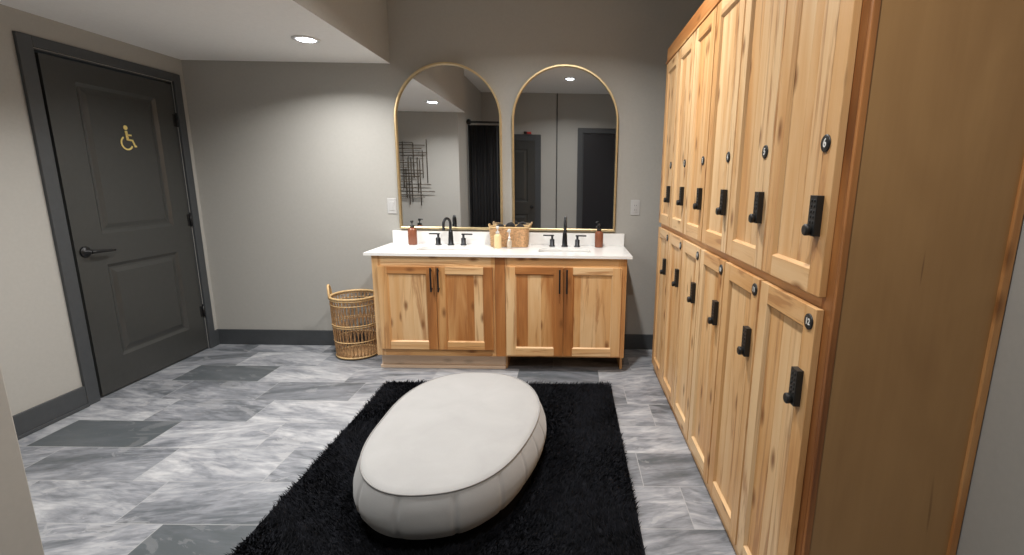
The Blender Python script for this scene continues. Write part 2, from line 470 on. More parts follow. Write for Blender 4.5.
# ------------------------------------------------------------------ rear of the room (seen in the mirrors)
d2 = thing('door_2', (-0.83, YR, 0), kind='structure')
m = MB()
panel_leaf(m, lambda u, d, z: (u, YR + 0.016 + d, z), 0, (-1.07, -0.57), (0.01, 2.0), [(-0.95, -0.69, 0.22, 0.80), (-0.95, -0.69, 1.0, 1.87)], 0.015)
obj('door_leaf', m, M['door'], d2)
m = MB(); m.lathe([(0.0, 0), (0.028, 0.001), (0.028, 0.008), (0.011, 0.012), (0.011, 0.04), (0.024, 0.05), (0.024, 0.065), (0.0, 0.07)], (-0.62, YR + 0.016, 0.92), 20, axis='y')
obj('door_knob', m, M['black_metal'], d2)
m = MB()
m.box(-1.14, -1.07, YR, YR + 0.02, 0, 2.10); m.box(-0.57, -0.47, YR, YR + 0.02, 0, 2.10); m.box(-1.07, -0.57, YR, YR + 0.02, 2.0, 2.10)
structure('trim_2', m, M['trim'], 0.003)
d3 = thing('door_3', (0.55, YR, 0), kind='structure')
m = MB()
m.box(0.235, 1.0, YR, YR + 0.006, 0.01, 2.125)
obj('door_leaf', m, M['dark_door'], d3)
m = MB(); m.box(0.135, 0.215, YR, YR + 0.03, 0, 2.215); m.box(0.215, 0.235, YR, YR + 0.016, 0, 2.135); m.box(0.235, 0.99, YR, YR + 0.016, 2.125, 2.135); m.box(0.215, 0.99, YR, YR + 0.03, 2.135, 2.215)
m.box(0.99, 1.06, YR, YR + 0.03, 0, 2.215)
structure('trim_3', m, M['trim'], 0.003)
m = MB(); m.box(-0.215, -0.2, YR, YR + 0.012, 0, ZH); structure('trim_4', m, M['dark_door'])

# small red alarm box above the rear door
m = MB(); m.box(-0.70, -0.63, YR, YR + 0.04, 2.105, 2.140, mi=0); m.box(-0.75, -0.70, YR, YR + 0.04, 2.105, 2.145, mi=1)
tag(obj('alarm_box', m, [M['red'], M['black_plastic']], None, 0.004), 'small red and black box above the charcoal door reflected in the mirror', 'alarm')

# curtain and rod in the corner beyond the return wall
rod = thing('curtain_rod', (-1.2, CY, 2.10), 'black curtain rod with ball finial beside the entry wall corner, seen in the left mirror', 'curtain rod')
m = MB(); m.tube([(-1.42, CY, 2.15), (-0.95, CY, 2.15)], 0.014, 12); obj('rod', m, M['black_metal'], rod)
m = MB(); m.lathe([(0.001, -0.04), (0.025, -0.03), (0.036, 0.0), (0.025, 0.03), (0.001, 0.04)], (-1.41, CY, 2.15), 16); obj('finial', m, M['black_metal'], rod)
m = MB(); m.tube([(-0.965, CY, 2.15), (-0.965, YR, 2.15)], 0.010, 8); obj('bracket', m, M['black_metal'], rod)
m = MB()
N = 90; front = []; back = []
for i in range(N + 1):
    x = -1.425 + 0.44 * i / N; y = CY + 0.024 * math.sin(i * 2 * PI / 9) + 0.008 * math.sin(i * 1.7)
    front.append((x, y))
top = [(x, CY + (y - CY) * 0.7, 2.11) for x, y in front]; bot = [(x, y, 0.05) for x, y in front]
midr = [(x, y, 1.0) for x, y in front]
m.rail_strip([top, midr, bot], closed=False, smooth=True)
cu = tag(obj('curtain', m, M['curtain'], None), 'black pleated curtain hanging from a rod, seen in the left mirror', 'curtain')
so = cu.modifiers.new('thick', 'SOLIDIFY'); so.thickness = 0.004

# wire wall sculpture on the return wall
m = MB()
random.seed(21)
for k in range(15):
    x = -2.40 + 0.54 * (k + random.uniform(-0.3, 0.3)) / 14
    c = 1.46 + random.uniform(-0.16, 0.16); h = random.uniform(0.14, 0.32)
    m.tube([(x, NY + 0.030, c - h), (x, NY + 0.030, c + h)], 0.0055, 6)
for k in range(17):
    z = 1.12 + 0.70 * (k + random.uniform(-0.3, 0.3)) / 16
    c = -2.12 + random.uniform(-0.16, 0.16); h = random.uniform(0.10, 0.24)
    m.tube([(c - h, NY + 0.042, z), (min(c + h, -1.76), NY + 0.042, z)], 0.0055, 6)
for x, z in ((-2.3, 1.7), (-1.95, 1.7), (-2.3, 1.3), (-1.95, 1.3)):
    m.tube([(x, NY, z), (x, NY + 0.045, z)], 0.007, 6)
tag(obj('wire_wall_art', m, M['bronze'], None), 'dark bronze wire grid sculpture on the entry wall, seen in the left mirror', 'wall art')
random.seed(7)

# ------------------------------------------------------------------ ceiling lights
def light_fixture(x, y, z, label, power, size=0.12, spread=146):
    t = thing('ceiling_light', (x, y, z), label, 'ceiling light', 'recessed ceiling lights')
    m = MB()
    m.lathe([(0.055, -0.003), (0.058, -0.008), (0.078, -0.006), (0.082, 0.0), (0.055, 0.0), (0.055, -0.003)], (x, y, z), 32, caps=False)
    obj('trim_ring', m, M['white_plastic'], t)
    m = MB(); m.lathe([(0.0, -0.014), (0.025, -0.0125), (0.044, -0.009), (0.054, -0.004), (0.054, -0.001), (0.0, -0.001)], (x, y, z), 32, caps=False)
    obj('lens', m, M['lamp'], t)
    L = bpy.data.lights.new('downlight', 'AREA'); L.shape = 'DISK'; L.size = size; L.energy = power
    L.color = (1.0, 0.975, 0.945); L.spread = math.radians(spread)
    lo = bpy.data.objects.new('downlight', L); COL.objects.link(lo); lo.parent = t; lo.location = (0, 0, -0.018)
    return t
light_fixture(-1.636, 3.223, ZS, 'glowing round recessed ceiling light in the low soffit over the hamper', 17.5)
light_fixture(-1.53, 2.01, ZS, 'recessed ceiling light in the soffit reflected in the left mirror', 20)
light_fixture(-0.005, 0.58, ZH, 'recessed ceiling light in the high ceiling reflected in the right mirror', 22)
light_fixture(-0.05, 2.45, ZH, 'unseen ceiling light added in the high ceiling above the long pouf', 34)  # guessed downlight out of view, added to brighten back wall and lockers

# ------------------------------------------------------------------ shaker doors
RW = 0.062
def shaker(mb, P, u0, u1, z0, z1, th, tones, boards, rw=RW, rt=None, rb=None):
    """P(u,d,z) -> point; d = 0 back .. th front. tones = left stile, right stile, top rail, bottom rail; boards = [(fraction, tone)]"""
    rt = rt or rw; rb = rb or rw
    def bx(a, b, c, d, e, f, tone, along):
        p = P(a, c, e); q = P(b, d, f)
        x0, x1 = sorted((p[0], q[0])); y0, y1 = sorted((p[1], q[1])); zz0, zz1 = sorted((p[2], q[2]))
        g = 'z' if along == 'z' else ('x' if abs(P(1, 0, 0)[0] - P(0, 0, 0)[0]) > 0.5 else 'y')
        mb.box(x0, x1, y0, y1, zz0, zz1, tone, g)
    bx(u0, u0 + rw, 0, th, z0, z1, tones[0], 'z'); bx(u1 - rw, u1, 0, th, z0, z1, tones[1], 'z')
    bx(u0 + rw, u1 - rw, 0, th, z1 - rt, z1, tones[2], 'u'); bx(u0 + rw, u1 - rw, 0, th, z0, z0 + rb, tones[3], 'u')
    s0 = a = u0 + rw; w = (u1 - rw) - a
    for fr, tn in boards:
        b = s0 + w * fr
        bx(a, b, 0.003, th - 0.011, z0 + rb, z1 - rt, tn, 'z'); a = b
    # sloped inner sticking along the frame
    s = 0.008; i0, i1, j0, j1 = u0 + rw, u1 - rw, z0 + rb, z1 - rt
    A = [P(i0, th, j0), P(i1, th, j0), P(i1, th, j1), P(i0, th, j1)]
    B = [P(i0 + s, th - 0.011, j0 + s), P(i1 - s, th - 0.011, j0 + s), P(i1 - s, th - 0.011, j1 - s), P(i0 + s, th - 0.011, j1 - s)]
    tt = (tones[3], tones[1], tones[2], tones[0])
    for k in range(4):
        mb.quad(A[k], A[(k + 1) % 4], B[(k + 1) % 4], B[k], tt[k], 0, [(0, 0), (0, 0.3), (0.01, 0.3), (0.01, 0)])

# ------------------------------------------------------------------ vanity
VF = 3.31                      # face frame plane; doors stand 19 mm proud
CT0, CT1 = 0.849, 0.868
def bar_pull(parent, x, z0, z1):
    m = MB()
    m.box(x - 0.006, x + 0.006, VF - 0.019 - 0.032, VF - 0.019 - 0.022, z0, z1)
    for z in (z0 + 0.02, z1 - 0.02): m.box(x - 0.005, x + 0.005, VF - 0.019 - 0.023, VF - 0.019, z - 0.005, z + 0.005)
    obj('handle', m, M['black_metal'], parent, 0.0015)

def vanity_cabinet(label, x0, x1, ff, doors, zb, toe, right):
    t = thing('vanity_cabinet', ((x0 + x1) / 2, 3.58, 0), label, 'cabinet', 'vanity cabinets under the white counter')
    m = MB()
    yb = 3.826
    # sides run to the floor behind the toe notch
    for a, b in ((x0, x0 + 0.018), (x1 - 0.018, x1)):
        m.box(a, b, VF + 0.02, yb, 0.12, CT0 - 0.001, 0.42)
        if a > x0 or not right: m.box(a, b, 3.395, yb, 0, 0.12, 0.35)
    m.box(x0 + 0.018, x1 - 0.018, VF + 0.02, yb, 0.12, 0.138, 0.4, 'x'); m.box(x0 + 0.018, x1 - 0.018, yb - 0.006, yb, 0.138, CT0 - 0.001, 0.4)
    obj('carcass', m, M['wood'], t, 0.001)
    m = MB()
    for (a, b, c, d, tn, g) in ff: m.box(a, b, VF, VF + 0.02, c, min(d, CT0 - 0.001), tn, g)
    obj('face_frame', m, M['wood'], t, 0.001)
    P = lambda u, d, z: (u, VF - d, z)
    for (a, b, c, d, tones, boards, px) in doors:
        m = MB(); shaker(m, P, a, b, c, d, 0.019, tones, boards, rt=0.05, rb=0.056, rw=0.064)
        dd = obj('door', m, M['wood'], t, 0.0012)
        bar_pull(dd, px, 0.602, 0.772)
    if toe:
        m = MB(); m.box(x0 + 0.002, x1 - 0.012, 3.381, 3.394, 0, 0.118, 0.02, 'x'); m.box(x0 - 0.006, x1 - 0.012, 3.370, 3.381, 0, 0.024, 0.02, 'x')
        tag(obj('toe_board', m, M['pale_wood'], t, 0.001), 'pale wood toe board')
    return t

XA, XB, XC = -1.362, -0.436, 0.414
vanity_cabinet('left hickory vanity cabinet with pale toe board beside the wicker hamper', XA, XB - 0.001,
    [(XA, -1.30, 0.12, CT0, 0.22, 'z'), (-0.535, -0.508, 0.12, CT0, 0.28, 'z'), (-1.30, -0.535, 0.765, CT0, 0.10, 'x'), (-1.30, -0.535, 0.12, 0.185, 0.34, 'x'),
     (-0.508, XB - 0.001, 0.12, CT0, 0.78, 'z')],
    [(-1.319, -0.9175, 0.174, 0.775, (0.42, 0.68, 0.46, 0.36), [(0.30, 0.18), (0.62, 0.26), (1.0, 0.20)], -0.945),
     (-0.9145, -0.522, 0.174, 0.775, (0.62, 0.74, 0.08, 0.36), [(0.55, 0.50), (0.74, 0.74), (1.0, 0.06)], -0.895)],
    0.12, True, False)
vanity_cabinet('right hickory vanity cabinet with open dark toe space beside the lockers', XB, XC,
    [(XB, -0.40, 0.12, CT0, 0.30, 'z'), (0.355, XC, 0.12, CT0, 0.45, 'z'), (-0.40, 0.355, 0.77, CT0, 0.12, 'x'), (-0.40, 0.355, 0.12, 0.15, 0.4, 'x')],
    [(-0.430, -0.0285, 0.136, 0.782, (0.12, 0.72, 0.66, 0.12), [(0.32, 0.66), (0.66, 0.26), (1.0, 0.48)], -0.054),
     (-0.0255, 0.379, 0.136, 0.782, (0.74, 0.18, 0.08, 0.14), [(0.20, 0.50), (0.6, 0.18), (1.0, 0.22)], -0.004)],
    0.12, False, True)

# counter with two undermount basins, backsplash
ct = thing('countertop', (-0.47, 3.56, CT0), 'long white quartz countertop with backsplash on the hickory vanity', 'countertop')
X0, X1, Y0, Y1 = -1.405, 0.446, 3.285, 3.826
basins = [(-0.91, 3.535), (-0.026, 3.535)]
BXH, BYH = 0.19, 0.11
m = MB()
def slab_cell(a, b, c, d): m.box(a, b, c, d, CT0, CT1)
ys0, ys1 = 3.535 - BYH, 3.535 + BYH
def hole(cx, cy):
    # rounded cut-out inside the cell cx+-BXH+0.02
    n = 6; inner_t = rrect(cx, cy, BXH, BYH, 0.05, CT1, n)
    hx, hy = BXH + 0.02, BYH + 0.02
    outer = []
    for (x, y, z) in inner_t:
        dx, dy = (x - cx) / hx, (y - cy) / hy
        k = max(abs(dx), abs(dy)); outer.append((cx + dx / k * hx, cy + dy / k * hy, CT1))
    inner_b = [(x, y, CT0) for x, y, z in inner_t]
    m.rail_strip([outer, inner_t, inner_b])
    # corners of the cell
    N = len(outer)
    cs = [(cx + hx, cy + hy), (cx - hx, cy + hy), (cx - hx, cy - hy), (cx + hx, cy - hy)]
    for q, c in enumerate(cs):
        seq = outer[q * (n + 1):(q + 1) * (n + 1)]
        m.face([m.vert((c[0], c[1], CT1))] + [m.vert(p) for p in seq])
hx, hy = BXH + 0.02, BYH + 0.02
xs = [X0, basins[0][0] - hx, basins[0][0] + hx, basins[1][0] - hx, basins[1][0] + hx, X1]
for i in range(5):
    if i in (1, 3):
        slab_cell(xs[i], xs[i + 1], Y0, 3.535 - hy); slab_cell(xs[i], xs[i + 1], 3.535 + hy, Y1)
        hole(*basins[0 if i == 1 else 1])
    else: slab_cell(xs[i], xs[i + 1], Y0, Y1)
obj('slab', m, M['quartz'], ct, fix=True)
m = MB(); m.box(-1.392, 0.448, 3.824, 3.844, CT1, 0.966); obj('backsplash', m, M['quartz'], ct, 0.002)
for cx, cy in basins:
    m = MB()
    L = [rrect(cx, cy, BXH + 0.004, BYH + 0.004, 0.05, CT0 + 0.001), rrect(cx, cy, BXH - 0.004, BYH - 0.004, 0.05, CT0 - 0.06),
         rrect(cx, cy, BXH - 0.02, BYH - 0.02, 0.05, CT0 - 0.12), rrect(cx, cy, BXH - 0.07, BYH - 0.07, 0.04, CT0 - 0.135)]
    R = m.rail_strip(L, smooth=True); m.face(R[-1])
    b = obj('sink_basin', m, M['quartz'], ct)
    m = MB(); m.lathe([(0.0, 0.003), (0.022, 0.003), (0.024, 0.0)], (cx, cy, CT0 - 0.134), 20, caps=False)
    obj('drain', m, M['black_metal'], b)

# ------------------------------------------------------------------ faucets
def faucet(x, y, label, turn):
    t = thing('faucet', (x, y, CT1 + 0.0006), label, 'faucet', 'black faucets on the white counter')
    m = MB()
    m.lathe([(0.026, 0), (0.026, 0.006), (0.021, 0.010), (0.019, 0.06), (0.0165, 0.10), (0.012, 0.115)], (0, 0, 0), 24)
    path = [(0, 0, 0.10), (0, 0, 0.160)]
    for k in range(1, 11):
        a = PI * k / 10
        path.append((0, -0.043 + 0.043 * math.cos(a), 0.160 + 0.048 * math.sin(a)))
    path.append((0, -0.087, 0.132))
    c, s_ = math.cos(turn), math.sin(turn)
    path = [(px * c - py * s_, px * s_ + py * c, pz) for px, py, pz in path]
    m.tube(path, 0.0100, 14)
    e = Vector(path[-1]); m.lathe([(0.013, -0.012), (0.013, 0.004)], e, 14)
    obj('spout', m, M['matte_black_tap'], t, local=True)
    for sx in (-1, 1):
        m = MB(); m.lathe([(0.024, 0), (0.024, 0.005), (0.0185, 0.008), (0.0185, 0.052), (0.014, 0.056), (0.009, 0.058), (0.009, 0.082)], (sx * 0.098, 0, 0), 20)
        h = obj('handle', m, M['matte_black_tap'], t, local=True)
        m = MB(); m.box(min(sx * 0.084, sx * 0.168), max(sx * 0.084, sx * 0.168), -0.007, 0.007, 0.080, 0.090)
        obj('lever', m, M['matte_black_tap'], h, 0.002, local=True)
    return t
faucet(-0.912, 3.745, 'black gooseneck faucet with two lever handles over the left sink', -0.40)
faucet(-0.026, 3.745, 'black gooseneck faucet with two lever handles over the right sink', 0.05)

# ------------------------------------------------------------------ bottles
def pump_bottle(x, y, r, hb, hp, label, body, pump, z=CT1 + 0.0006, rz=0.0, sq=False):
    t = thing('soap_dispenser', (x, y, z), label, 'soap bottle')
    m = MB()
    m.lathe([(0.001, 0), (r * 0.94, 0), (r, 0.006), (r, hb - 0.022), (r * 0.9, hb - 0.010), (r * 0.5, hb - 0.002), (r * 0.42, hb)], (0, 0, 0), 28)
    obj('bottle', m, body, t, local=True)
    m = MB()
    k = hp - hb
    m.lathe([(r * 0.50, hb - 0.002), (r * 0.50, hb + 0.014), (r * 0.30, hb + 0.017), (0.0042, hb + 0.018), (0.0042, hb + k * 0.66), (0.011, hb + k * 0.68), (0.011, hb + k * 0.95), (0.006, hp)], (0, 0, 0), 18)
    m.tube([(0, 0, hb + k * 0.84), (0, -0.022, hb + k * 0.86), (0, -0.042, hb + k * 0.80)], [0.006, 0.0055, 0.0045], 10)
    obj('pump', m, pump, t, local=True)
    t.rotation_euler = (0, 0, rz)
    return t
pump_bottle(-1.205, 3.735, 0.034, 0.134, 0.186, 'amber soap bottle with black pump left of the left sink', M['amber'], M['black_plastic'], rz=0.3)
pump_bottle(0.240, 3.735, 0.033, 0.128, 0.184, 'amber soap bottle with black pump right of the right sink', M['amber'], M['black_plastic'], rz=-0.3)
pump_bottle(-0.528, 3.610, 0.028, 0.108, 0.165, 'cream lotion bottle with white pump in front of the wicker basket', M['cream'], M['white_plastic'], rz=0.2)
pump_bottle(-0.440, 3.600, 0.018, 0.070, 0.145, 'small clear bottle with white pump in front of the wicker basket', M['glass'], M['white_plastic'], rz=-0.2)

# ------------------------------------------------------------------ wicker basket with black cloths
bk = thing('wicker_basket', (-0.452, 3.725, CT1), 'rectangular honey wicker basket between the two sinks', 'basket')
def woven(mb, loops_fn, z0, z1, rows, r):
    for k in range(rows):
        z = z0 + (z1 - z0) * (k + 0.5) / rows
        pts = loops_fn(z); n = len(pts); out = []
        for i, p in enumerate(pts):
            out.append(p)
        mb.tube(out, r, 6, closed=True)
def bl(z, g=0.0, wob=0.0, ph=0):
    f = (z - CT1) / 0.145
    base = rrect(-0.452, 3.725, 0.137 + 0.008 * f + g, 0.070 + 0.005 * f + g, 0.03, z, 5)
    # resample evenly
    P_ = [Vector(p) for p in base] + [Vector(base[0])]
    L = [0]
    for a, b in zip(P_, P_[1:]): L.append(L[-1] + (b - a).length)
    N = 72; out = []
    for i in range(N):
        s_ = L[-1] * i / N; j = max(k for k in range(len(L)) if L[k] <= s_ + 1e-9); j = min(j, len(P_) - 2)
        q = P_[j].lerp(P_[j + 1], (s_ - L[j]) / max(1e-9, L[j + 1] - L[j]))
        c = Vector((-0.452, 3.725, z)); dirn = (q - c).normalized()
        q = q + dirn * wob * (1 if ((i // 2 + ph) % 2) else -1)
        out.append(q)
    return out
m = MB()
for k in range(17):
    z = CT1 + 0.006 + 0.138 * k / 16
    m.tube(bl(z, 0, 0.0022, k), 0.0046, 6, closed=True)
R = m.rail_strip([bl(CT1 + 0.002, -0.004), bl(CT1 + 0.14, -0.004)]); m.face(R[0])
obj('woven_wall', m, M['basket_wicker'], bk)
m = MB(); m.tube(bl(CT1 + 0.149, 0.001), 0.0075, 8, closed=True)
obj('rim', m, M['wicker_light'], bk)
for sx in (-1, 1):
    m = MB(); x = -0.452 + sx * 0.147
    m.tube([(x, 3.69, CT1 + 0.148), (x + sx * 0.006, 3.695, CT1 + 0.158), (x + sx * 0.008, 3.71, CT1 + 0.166), (x + sx * 0.008, 3.74, CT1 + 0.166), (x + sx * 0.006, 3.755, CT1 + 0.158), (x, 3.76, CT1 + 0.148)], 0.006, 8)
    obj('handle', m, M['wicker_light'], bk)
for i, (cx, hh) in enumerate(((-0.526, 0.032), (-0.447, 0.046), (-0.372, 0.034))):
    m = MB(); n = 16
    loops = []
    for k, (f, r) in enumerate(((-1, 0.012), (-0.96, 0.030), (-0.5, 0.036), (0, 0.037), (0.5, 0.036), (0.96, 0.030), (1, 0.012))):
        L = []
        for q in range(n):
            a = 2 * PI * q / n
            L.append((cx + r * math.cos(a) * 1.0, 3.725 + f * 0.056, CT1 + 0.105 + hh + r * math.sin(a) * 0.85 + 0.002 * math.sin(3 * a + k)))
        loops.append(L)
    R = m.rail_strip(loops, smooth=True); m.face(R[0]); m.face(R[-1])
    tag(obj('rolled_cloth', m, M['curtain'], None),
        ('black rolled cloth at the left end of the wicker basket', 'black rolled cloth in the middle of the wicker basket', 'black rolled cloth at the right end of the wicker basket')[i], 'cloth', 'black rolled cloths in the wicker basket')

# ------------------------------------------------------------------ mirrors
def arch(cx, hw, z0, zs, y, ins, n=32):
    pts = [(cx - hw + ins, y, z0 + ins), (cx + hw - ins, y, z0 + ins)]
    for k in range(n + 1):
        a = PI * k / n
        pts.append((cx + (hw - ins) * math.cos(a), y, zs + (hw - ins) * math.sin(a)))
    return pts
def mirror(cx, label):
    hw, z0, zt = 0.405, 0.984, 2.219
    zs = zt - hw
    t = thing('arched_mirror', (cx, D, z0), label, 'mirror', 'gold framed arched mirrors above the vanity')
    m = MB()
    m.rail_strip([arch(cx, hw, z0, zs, D - 0.001, 0), arch(cx, hw, z0, zs, D - 0.030, 0), arch(cx, hw, z0, zs, D - 0.032, 0.003),
                  arch(cx, hw, z0, zs, D - 0.032, 0.012), arch(cx, hw, z0, zs, D - 0.030, 0.015), arch(cx, hw, z0, zs, D - 0.010, 0.015)])
    obj('frame', m, M['gold'], t)
    m = MB(); P_ = arch(cx, hw, z0, zs, D - 0.012, 0.0145)
    m.prism(P_, (0, 0.008, 0)); obj('mirror_glass', m, M['mirror'], t)
mirror(-0.923, 'left gold arched mirror reflecting the wire art and black curtain')
mirror(-0.035, 'right gold arched mirror reflecting the two dark doors')

# ------------------------------------------------------------------ wall plates
m = MB(); m.box(-1.425, -1.354, D - 0.006, D, 1.096, 1.216)
t = tag(obj('light_switch', m, M['plate'], None, 0.003), 'white rocker light switch on the wall left of the mirrors', 'light switch')
t.location = (0, 0, 0)
m = MB(); m.box(-1.409, -1.370, D - 0.010, D - 0.005, 1.122, 1.190); obj('rocker', m, M['plate'], t, 0.002)
m = MB(); m.box(0.491, 0.563, D - 0.006, D, 1.112, 1.232)
t = tag(obj('power_outlet', m, M['plate'], None, 0.003), 'white wall outlet plate between the right mirror and the lockers', 'outlet')
m = MB(); m.box(0.510, 0.544, D - 0.010, D - 0.005, 1.138, 1.206)
for z in (1.155, 1.189):
    for dx in (-0.007, 0.007): m.box(0.527 + dx - 0.0012, 0.527 + dx + 0.0012, D - 0.0105, D - 0.0095, z - 0.005, z + 0.005, mi=1)
obj('socket', m, [M['plate'], M['black_plastic']], t)

# ------------------------------------------------------------------ hamper
HX, HY, HH = -1.652, 3.652, 0.478
hp = thing('wicker_hamper', (HX, HY, 0), 'tall round open weave wicker hamper on the floor left of the vanity', 'hamper')
def hr(z): return 0.152 + 0.020 * (z / HH) + 0.004 * math.sin(PI * z / HH)
def ringpts(z, dr=0.0, n=48): return [(HX + (hr(z) + dr) * math.cos(2 * PI * k / n), HY + (hr(z) + dr) * math.sin(2 * PI * k / n), z) for k in range(n)]
m = MB(); random.seed(3)
for k in range(76):
    a0 = 2 * PI * k / 76
    path = []
    for j in range(15):
        z = 0.010 + (HH - 0.016) * j / 14
        aa = a0 + (0.034 if k % 2 else -0.034) * math.sin(j * PI / 3.5) + random.uniform(-0.014, 0.014); r = hr(z) + (0.002 if k % 2 else -0.002)
        path.append((HX + r * math.cos(aa), HY + r * math.sin(aa), z))
    m.tube(path, 0.0030, 5, caps=False)
obj('weave', m, M['wicker'], hp)
m = MB(); m.lathe([(0.0, 0.004), (0.150, 0.004), (0.152, 0.012), (0.0, 0.012)], (HX, HY, 0), 40, caps=False); obj('base', m, M['wicker'], hp)
for z in (0.016, 0.140, 0.255, 0.270, 0.425):
    m = MB(); m.tube(ringpts(z, 0.004), 0.0042 if z > 0.05 else 0.007, 6, closed=True)
    obj('band', m, M['wicker_light'], hp)
m = MB(); m.tube(ringpts(HH, 0.0), 0.0095, 8, closed=True); m.tube(ringpts(HH - 0.016, 0.004), 0.005, 6, closed=True)
obj('rim', m, M['wicker_light'], hp)
for sx in (-1, 1):
    m = MB(); path = []
    for j in range(15):
        a = PI * j / 14
        ang = (PI if sx < 0 else 0) + 0.30 + 0.30 * math.cos(a)
        r = hr(HH) + 0.006
        path.append((HX + r * math.cos(ang), HY + r * math.sin(ang), HH - 0.01 + 0.098 * math.sin(a)))
    m.tube(path, 0.0085, 8); obj('handle', m, M['wicker_light'], hp)
random.seed(7)

# ------------------------------------------------------------------ lockers
KX = 0.634                     # front of the doors
FXK = KX + 0.020               # face frame plane
KN, KW = 1.180, 0.369          # near edge of the nearest door, pitch
KF = KN + 6 * KW
KY0, KY1 = 1.136, KF + 0.012   # near and far ends of the bank
KT = 2.232
lk_ = thing('locker_cabinet', (0.86, 2.25, 0), 'tall hickory bank of twelve numbered locker doors along the right wall', 'lockers')
m = MB()
xb = XR - 0.004
m.box(FXK + 0.02, xb, KY1 - 0.018, KY1, 0, KT, 0.3)                       # far side
m.box(FXK + 0.02, xb, KY0 + 0.02, KY1 - 0.018, KT - 0.03, KT - 0.012, 0.3, 'y')   # top
m.box(xb - 0.006, xb, KY0 + 0.02, KY1 - 0.018, 0.02, KT - 0.03, 0.3)      # back
m.box(FXK + 0.02, xb - 0.006, KY0 + 0.02, KY1 - 0.018, 0.03, 0.048, 0.3, 'y')
for k in range(1, 6):
    y = KN + k * KW; m.box(FXK + 0.02, xb - 0.006, y - 0.009, y + 0.009, 0.048, KT - 0.03, 0.3)
obj('carcass', m, M['wood'], lk_)
# face frame
m = MB()
m.box(FXK, FXK + 0.02, KY0 + 0.014, KN + 0.02, 0, KT, 0.85)
for k in range(1, 6): m.box(FXK + 0.001, FXK + 0.019, KN + k * KW - 0.02, KN + k * KW + 0.02, 0.05, 2.13, 0.35)
m.box(FXK, FXK + 0.02, KF - 0.02, KY1, 0, KT, 0.15)
m.box(FXK, FXK + 0.02, KN + 0.02, KF - 0.02, 0, 0.055, 0.3, 'y'); m.box(FXK, FXK + 0.02, KN + 0.02, KF - 0.02, 1.04, 1.12, 0.4, 'y')
obj('face_frame', m, M['wood'], lk_, 0.001)
m = MB(); m.box(KX + 0.004, FXK + 0.02, KY0 + 0.02, KY1 + 0.004, 2.138, KT, 0.52, 'y'); m.box(KX - 0.004, FXK, KY0 + 0.02, KY1 + 0.006, 2.138, 2.148, 0.5, 'y')
tag(obj('top_rail', m, M['wood'], lk_, 0.001), 'reddish top rail above the doors')
# end panel facing the doorway, with corner stile and back scribe strip
m = MB()
m.box(FXK + 0.016, xb - 0.02, KY0 + 0.004, KY0 + 0.014, 0, KT, 0.4)
tag(obj('end_panel', m, M['veneer'], lk_), 'plain brown plywood end panel')
m = MB(); m.box(FXK, FXK + 0.016, KY0, KY0 + 0.014, 0, KT, 0.86); obj('corner_stile', m, M['wood'], lk_, 0.002)
m = MB(); m.box(xb - 0.020, xb, KY0 - 0.004, KY0 + 0.020, 0, KT, 0.50); obj('scribe_strip', m, M['wood'], lk_, 0.002)

# hardware prototypes, local to a door: origin at the lock / plate centre, face towards -X
def lock_mesh():
    m = MB()
    m.box(-0.018, 0.0, -0.018, 0.018, -0.051, 0.051)
    o = obj('keypad_lock', m, M['black_plastic'], None, 0.005, local=True)
    k = MB(); k.lathe([(0.0, 0.0), (0.014, 0.0), (0.014, -0.004), (0.015, -0.005), (0.015, -0.013), (0.012, -0.016), (0.0, -0.016)], (-0.017, 0.004, -0.036), 20, axis='x', caps=False)
    for r in range(5):
        for c in range(2):
            z = 0.038 - r * 0.0135; y = 0.007 - c * 0.014
            k.lathe([(0.0045, 0.0), (0.0045, -0.0016), (0.0, -0.002)], (-0.0178, y, z), 10, axis='x', caps=False)
    b = k
    # one mesh: join
    for f, u, t_, mi, sm in zip(b.f, b.uv, b.t, b.mi, b.sm):
        m.face([i + len(m.v) for i in f], u, t_, mi, sm)
    m.v += b.v
    bpy.data.objects.remove(o)
    return obj('keypad_lock', m, M['black_plastic'], None, 0.003, local=True)
LOCK = lock_mesh(); COL.objects.unlink(LOCK)

def plate_mesh(n):
    m = MB(); m.lathe([(0.0215, 0.0), (0.0215, -0.0025), (0.0195, -0.004), (0.0, -0.004)], (0, 0, 0), 28, axis='x', caps=False)
    cu = bpy.data.curves.new('digit', 'FONT'); cu.body = str(n); cu.size = 0.030 if n < 10 else 0.023; cu.align_x = 'CENTER'; cu.align_y = 'CENTER'
    cu.extrude = 0.0006; cu.offset = 0.0006
    to = bpy.data.objects.new('digit', cu); COL.objects.link(to)
    dg = bpy.context.evaluated_depsgraph_get()
    tm = bpy.data.meshes.new_from_object(to.evaluated_get(dg))
    # text x -> -Y (read from the aisle, looking towards +X), text y -> Z
    base = len(m.v)
    for v in tm.vertices: m.v.append((-0.0042 - v.co.z, -v.co.x, v.co.y))
    for p in tm.polygons: m.face([base + i for i in p.vertices], None, 0.3, 1)
    bpy.data.objects.remove(to)
    return m

